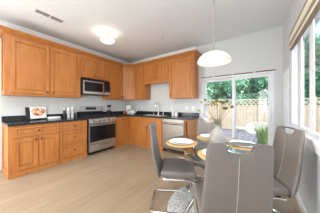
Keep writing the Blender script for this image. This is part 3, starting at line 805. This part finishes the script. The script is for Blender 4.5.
# place settings
spots = [((-.657, -.27), 'on the kitchen side of the glass table'), ((.40, -.90), 'in front of the nearest dining chair'), ((-.29, .95), 'behind the vase'), ((.86, .50), 'on the window side of the table')]
for (dx, dy), wh in spots:
    L = math.hypot(dx, dy); px, py = TC.x + .352 * dx / L, TC.y + .352 * dy / L
    b = nb(); lathe(b, [(0, 0), (.184, 0), (.187, .003), (.184, .006), (0, .006)], 48); o = obj('placemat', b, 'rattan', None, True); o.location = (px, py, .7623); tag(o, 'round gold woven placemat ' + wh, 'placemat', 'placemats on the glass table')
    b = nb(); lathe(b, [(0, .004), (.08, .004), (.085, 0), (.09, .002), (.132, .013), (.144, .016), (.143, .019), (.130, .016), (.088, .008), (0, .007)], 48); o = obj('dinner_plate', b, 'ceramic', None, True); o.location = (px, py, .7686); tag(o, 'white dinner plate ' + wh, 'plate', 'dinner plates on the glass table')
    b = nb(); lathe(b, [(0, .004), (.055, .004), (.058, 0), (.062, .002), (.092, .012), (.100, .016), (.099, .019), (.09, .014), (.06, .007), (0, .006)], 40); o = obj('salad_plate', b, 'ceramic', None, True); o.location = (px, py, .7765); tag(o, 'small white salad plate on top, ' + wh, 'plate', 'salad plates on the glass table')
# vase with dried flowers
VX, VY, VZ = -.345, 1.59, .7624
b = nb()
pr = [(0, 0), (.055, 0), (.074, .02), (.090, .065), (.092, .10), (.083, .14), (.060, .18), (.036, .205), (.024, .22), (.021, .238), (.029, .252), (.024, .252), (.016, .236), (.018, .215), (.03, .195), (.07, .13), (.075, .06), (.04, .01), (0, .01)]
lathe(b, pr, 36); o = obj('vase', b, 'vase', None, True); o.location = (VX, VY, VZ); tag(o, 'cream bottle-necked ceramic vase in the middle of the glass table', 'vase')
heads = [(-.205, .16, .02, 0, .009), (-.19, .245, -.05, 1, .010), (-.115, .27, .05, 2, .011), (-.14, .215, -.04, 0, .009), (-.055, .205, .03, 1, .009), (-.035, .255, -.06, 2, .013), (-.02, .24, .06, 2, .012),
         (.02, .25, -.02, 2, .012), (.03, .22, .07, 1, .010), (.06, .245, .02, 2, .012), (.078, .255, -.05, 2, .013), (.095, .24, .06, 2, .013), (.045, .18, -.06, 2, .013), (.11, .175, .03, 2, .014), (.135, .195, -.04, 2, .013)]
rgt = Vector((math.cos(YAW), math.sin(YAW))); fwd = Vector((-math.sin(YAW), math.cos(YAW)))
words_ = ['leftmost', 'second from left', 'third from left', 'fourth from left', 'fifth from left', 'sixth from left', 'seventh from left', 'middle', 'seventh from right', 'sixth from right', 'fifth from right', 'fourth from right', 'third from right', 'second from right', 'rightmost']
order = sorted(range(15), key=lambda i: heads[i][0])
for i, (u, h, dp, kind_, r) in enumerate(heads):
    hx, hy = u * rgt.x + dp * fwd.x, u * rgt.y + dp * fwd.y
    rank = order.index(i)
    t = thing('dried_flower', ('pale yellow' if kind_ < 2 else 'golden brown') + ' dried button flower in the vase, ' + words_[rank] + ' of the bunch', 'flower', (VX, VY, VZ + .10), 0, 'dried flowers in the vase')
    q = max(.001, math.hypot(hx, hy)); nx, ny = hx / q * .007, hy / q * .007
    b = nb(); tube(b, [(nx * -1.5, ny * -1.5, 0), (nx * .6, ny * .6, .13), (hx * .35 + nx, hy * .35 + ny, .13 + (h - .01) * .45), (hx, hy, .15 + h - .005)], .0022, 5); obj('stem', b, 'stem', t, True)
    b = nb(); bmesh.ops.create_icosphere(b, subdivisions=2, radius=r * 1.4)
    for v_ in b.verts: v_.co = v_.co * random.uniform(.88, 1.12); v_.co.z *= .85; v_.co += Vector((hx, hy, .15 + h))
    obj('flower_head', b, 'flowery' if kind_ < 2 else 'flower', t)

# ------------------------------------------------------------------ outside
b = nb(); box(b, -9, 9, YB + .151, 24, -.30, -.14); box(b, XR + .17, 9, -8, YB + .151, -.30, -.14); struct('ground', b, 'patio')
FY = 8.4
fn = thing('garden_fence', 'tall pale board fence with lattice top across the patio', 'fence', (0, FY, -.14))
b = nb(); x = -5.5; i = 0
while x < 3.4:
    dz = random.uniform(-.006, .006); box(b, x, x + .138, -.012 + (i % 2) * .006, .008 + (i % 2) * .006, .03, 1.32 + dz, .003); x += .146; i += 1
obj('board_panel', b, 'fence', fn)
b = nb()
for z in (1.335, 1.64): box(b, -5.5, 3.4, -.035, .03, z - .022, z + .022)
obj('rail', b, 'fence', fn)
b = nb(); x = -5.6; zl, zh = 1.357, 1.618; hgt = zh - zl
while x < 3.4:
    sweep(b, [(x, .004, zl), (x + hgt, .004, zh)], rect(.008, .034)); sweep(b, [(x + hgt, -.006, zl), (x, -.006, zh)], rect(.008, .034)); x += .185
obj('lattice', b, 'fence', fn)
for x in (-5.4, -3.55, -1.7, .15, 2.0):
    b = nb(); box(b, x - .05, x + .05, -.075, -.036, 0, 1.72); obj('post', b, 'fence', fn)
SFX = 3.0
b = nb(); box(b, SFX, SFX + .08, -3, FY - .3, -.14, 1.30); box(b, SFX - .02, SFX + .1, -3, FY - .3, 1.30, 1.34); o = obj('side_garden_wall', b, 'cordwhite'); tag(o, 'white garden wall outside the side window', 'garden wall')

def tree(label, x, y, h, rad, nblob, nleaf, mat, low=.9):
    t = thing('garden_tree', label, 'tree', (x, y, -.14), 0, 'trees beyond the fence')
    b = nb(); sweep(b, [(0, 0, 0), (.04, .02, h * .3), (-.05, 0, h * .6), (0, 0, h * .85)], circ(.10, 8))
    for k in range(4):
        a = k * 1.7; z = h * (.35 + .1 * k); sweep(b, [(0, 0, z), (rad * .5 * math.cos(a), rad * .5 * math.sin(a), z + rad * .5)], circ(.035, 6))
    obj('trunk', b, 'bark', t, True)
    blobs = []
    for k in range(nblob):
        a = random.uniform(0, 2 * PI); rr = rad * math.sqrt(random.random()) * .75; z = low + (h - low) * random.random()
        blobs.append((Vector((rr * math.cos(a), rr * math.sin(a), z)), random.uniform(.38, .62) * rad))
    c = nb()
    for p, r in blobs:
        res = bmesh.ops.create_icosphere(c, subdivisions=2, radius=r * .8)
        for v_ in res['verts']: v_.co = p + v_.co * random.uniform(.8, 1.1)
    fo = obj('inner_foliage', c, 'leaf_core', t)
    l = nb()
    for k in range(nleaf):
        p, r = random.choice(blobs)
        d = Vector((random.gauss(0, 1), random.gauss(0, 1), random.gauss(0, 1))).normalized()
        q = p + d * r * random.uniform(.75, 1.15)
        n = (d + Vector((random.gauss(0, .6), random.gauss(0, .6), random.gauss(0, .6)))).normalized()
        s1 = n.orthogonal().normalized(); s1.rotate(Matrix.Rotation(random.uniform(0, 6.3), 3, n)); s2 = n.cross(s1)
        a_, w_ = random.uniform(.07, .13), random.uniform(.03, .055)
        l.faces.new([l.verts.new(q + s1 * a_), l.verts.new(q + s2 * w_), l.verts.new(q - s1 * a_), l.verts.new(q - s2 * w_)])
    obj('foliage', l, mat, t)
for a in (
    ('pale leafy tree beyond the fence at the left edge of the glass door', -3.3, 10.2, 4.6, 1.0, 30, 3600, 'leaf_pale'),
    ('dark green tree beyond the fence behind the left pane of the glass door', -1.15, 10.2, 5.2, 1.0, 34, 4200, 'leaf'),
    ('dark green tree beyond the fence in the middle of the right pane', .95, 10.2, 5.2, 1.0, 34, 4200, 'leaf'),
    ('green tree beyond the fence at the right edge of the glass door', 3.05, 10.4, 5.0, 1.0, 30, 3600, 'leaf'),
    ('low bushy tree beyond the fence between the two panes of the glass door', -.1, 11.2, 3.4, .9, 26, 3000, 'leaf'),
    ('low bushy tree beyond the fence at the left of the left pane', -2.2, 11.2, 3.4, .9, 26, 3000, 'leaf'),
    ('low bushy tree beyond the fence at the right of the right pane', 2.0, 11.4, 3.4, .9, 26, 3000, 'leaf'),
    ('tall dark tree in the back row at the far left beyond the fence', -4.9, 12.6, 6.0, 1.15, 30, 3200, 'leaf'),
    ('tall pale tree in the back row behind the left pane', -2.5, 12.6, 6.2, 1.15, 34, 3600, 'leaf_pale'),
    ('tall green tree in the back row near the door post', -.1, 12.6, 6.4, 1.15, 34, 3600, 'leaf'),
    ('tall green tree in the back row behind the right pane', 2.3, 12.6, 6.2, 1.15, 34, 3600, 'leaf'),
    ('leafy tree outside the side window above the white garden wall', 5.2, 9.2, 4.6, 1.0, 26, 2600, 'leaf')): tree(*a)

# patio furniture
GZ = -.14
pt = thing('patio_table', 'small round white patio table beyond the glass door', 'table', (-.43, 5.40, GZ))
b = nb(); lathe(b, [(0, .575), (.235, .575), (.24, .585), (.235, .597), (0, .60)], 32); obj('tabletop', b, 'cordwhite', pt, True)
for k in range(3):
    a = k * 2 * PI / 3 + .4; b = nb(); tube(b, [(.05 * math.cos(a), .05 * math.sin(a), .574), (.2 * math.cos(a), .2 * math.sin(a), .0)], .012, 8); obj('leg', b, 'cordwhite', pt, True)
pc = thing('patio_chair', 'white round-backed lounge chair of woven cord on the patio', 'chair', (.06, 5.70, GZ), face(-.25, -.97))
b = nb(); NB = 40
ring = [(.40 * math.cos(a), .10 - .40 * (math.sin(a) * .5 + .5), .56 + .20 * math.sin(a)) for a in [2 * PI * i / NB for i in range(NB)]]
sweep(b, ring, circ(.014, 8), closed=True); obj('rim', b, 'cordwhite', pc, True)
b = nb(); ctr = Vector((0, .0, .34))
for p in ring[::1]:
    p = Vector(p); m_ = (p + ctr) / 2 + Vector((0, -.06, -.06)); tube(b, [p, m_, ctr], .009, 5)
for f_ in (.35, .55, .75):
    tube(b, [((Vector(p) * f_ + ctr * (1 - f_)) + Vector((0, -.06, -.06)) * 4 * f_ * (1 - f_)) for p in ring + ring[:1]], .008, 5)
obj('woven_seat', b, 'cordwhite', pc)
for sx in (-1, 1):
    for sy in (-1, 1):
        b = nb(); tube(b, [(sx * .05, sy * .04, .335), (sx * .28, sy * .26, 0.0)], .012, 8); obj('leg', b, 'cordwhite', pc, True)
gp = thing('potted_plant', 'bright green spiky plant in a grey pot outside the glass door', 'plant', (.19, 4.72, GZ))
b = nb(); lathe(b, [(0, 0), (.13, 0), (.17, .30), (.18, .32), (.16, .32), (.15, .28), (0, .28)], 28); obj('pot', b, 'terracotta', gp, True)
b = nb()
for k in range(150):
    a = random.uniform(0, 2 * PI); r0 = .12 * math.sqrt(random.random()); L = random.uniform(.35, .62); sp = random.uniform(.05, .22)
    base_ = Vector((r0 * math.cos(a), r0 * math.sin(a), .27)); a2 = a + random.uniform(-.5, .5)
    tip = base_ + Vector((sp * math.cos(a2), sp * math.sin(a2), L)); md = base_ + (tip - base_) * .55 + Vector((0, 0, .05))
    s_ = Vector((-math.sin(a2), math.cos(a2), 0)) * random.uniform(.008, .014)
    q = [b.verts.new(base_ - s_), b.verts.new(base_ + s_), b.verts.new(md + s_), b.verts.new(md - s_)]; tv = b.verts.new(tip)
    b.faces.new(q); b.faces.new((q[3], q[2], tv))
obj('foliage', b, 'grass', gp)
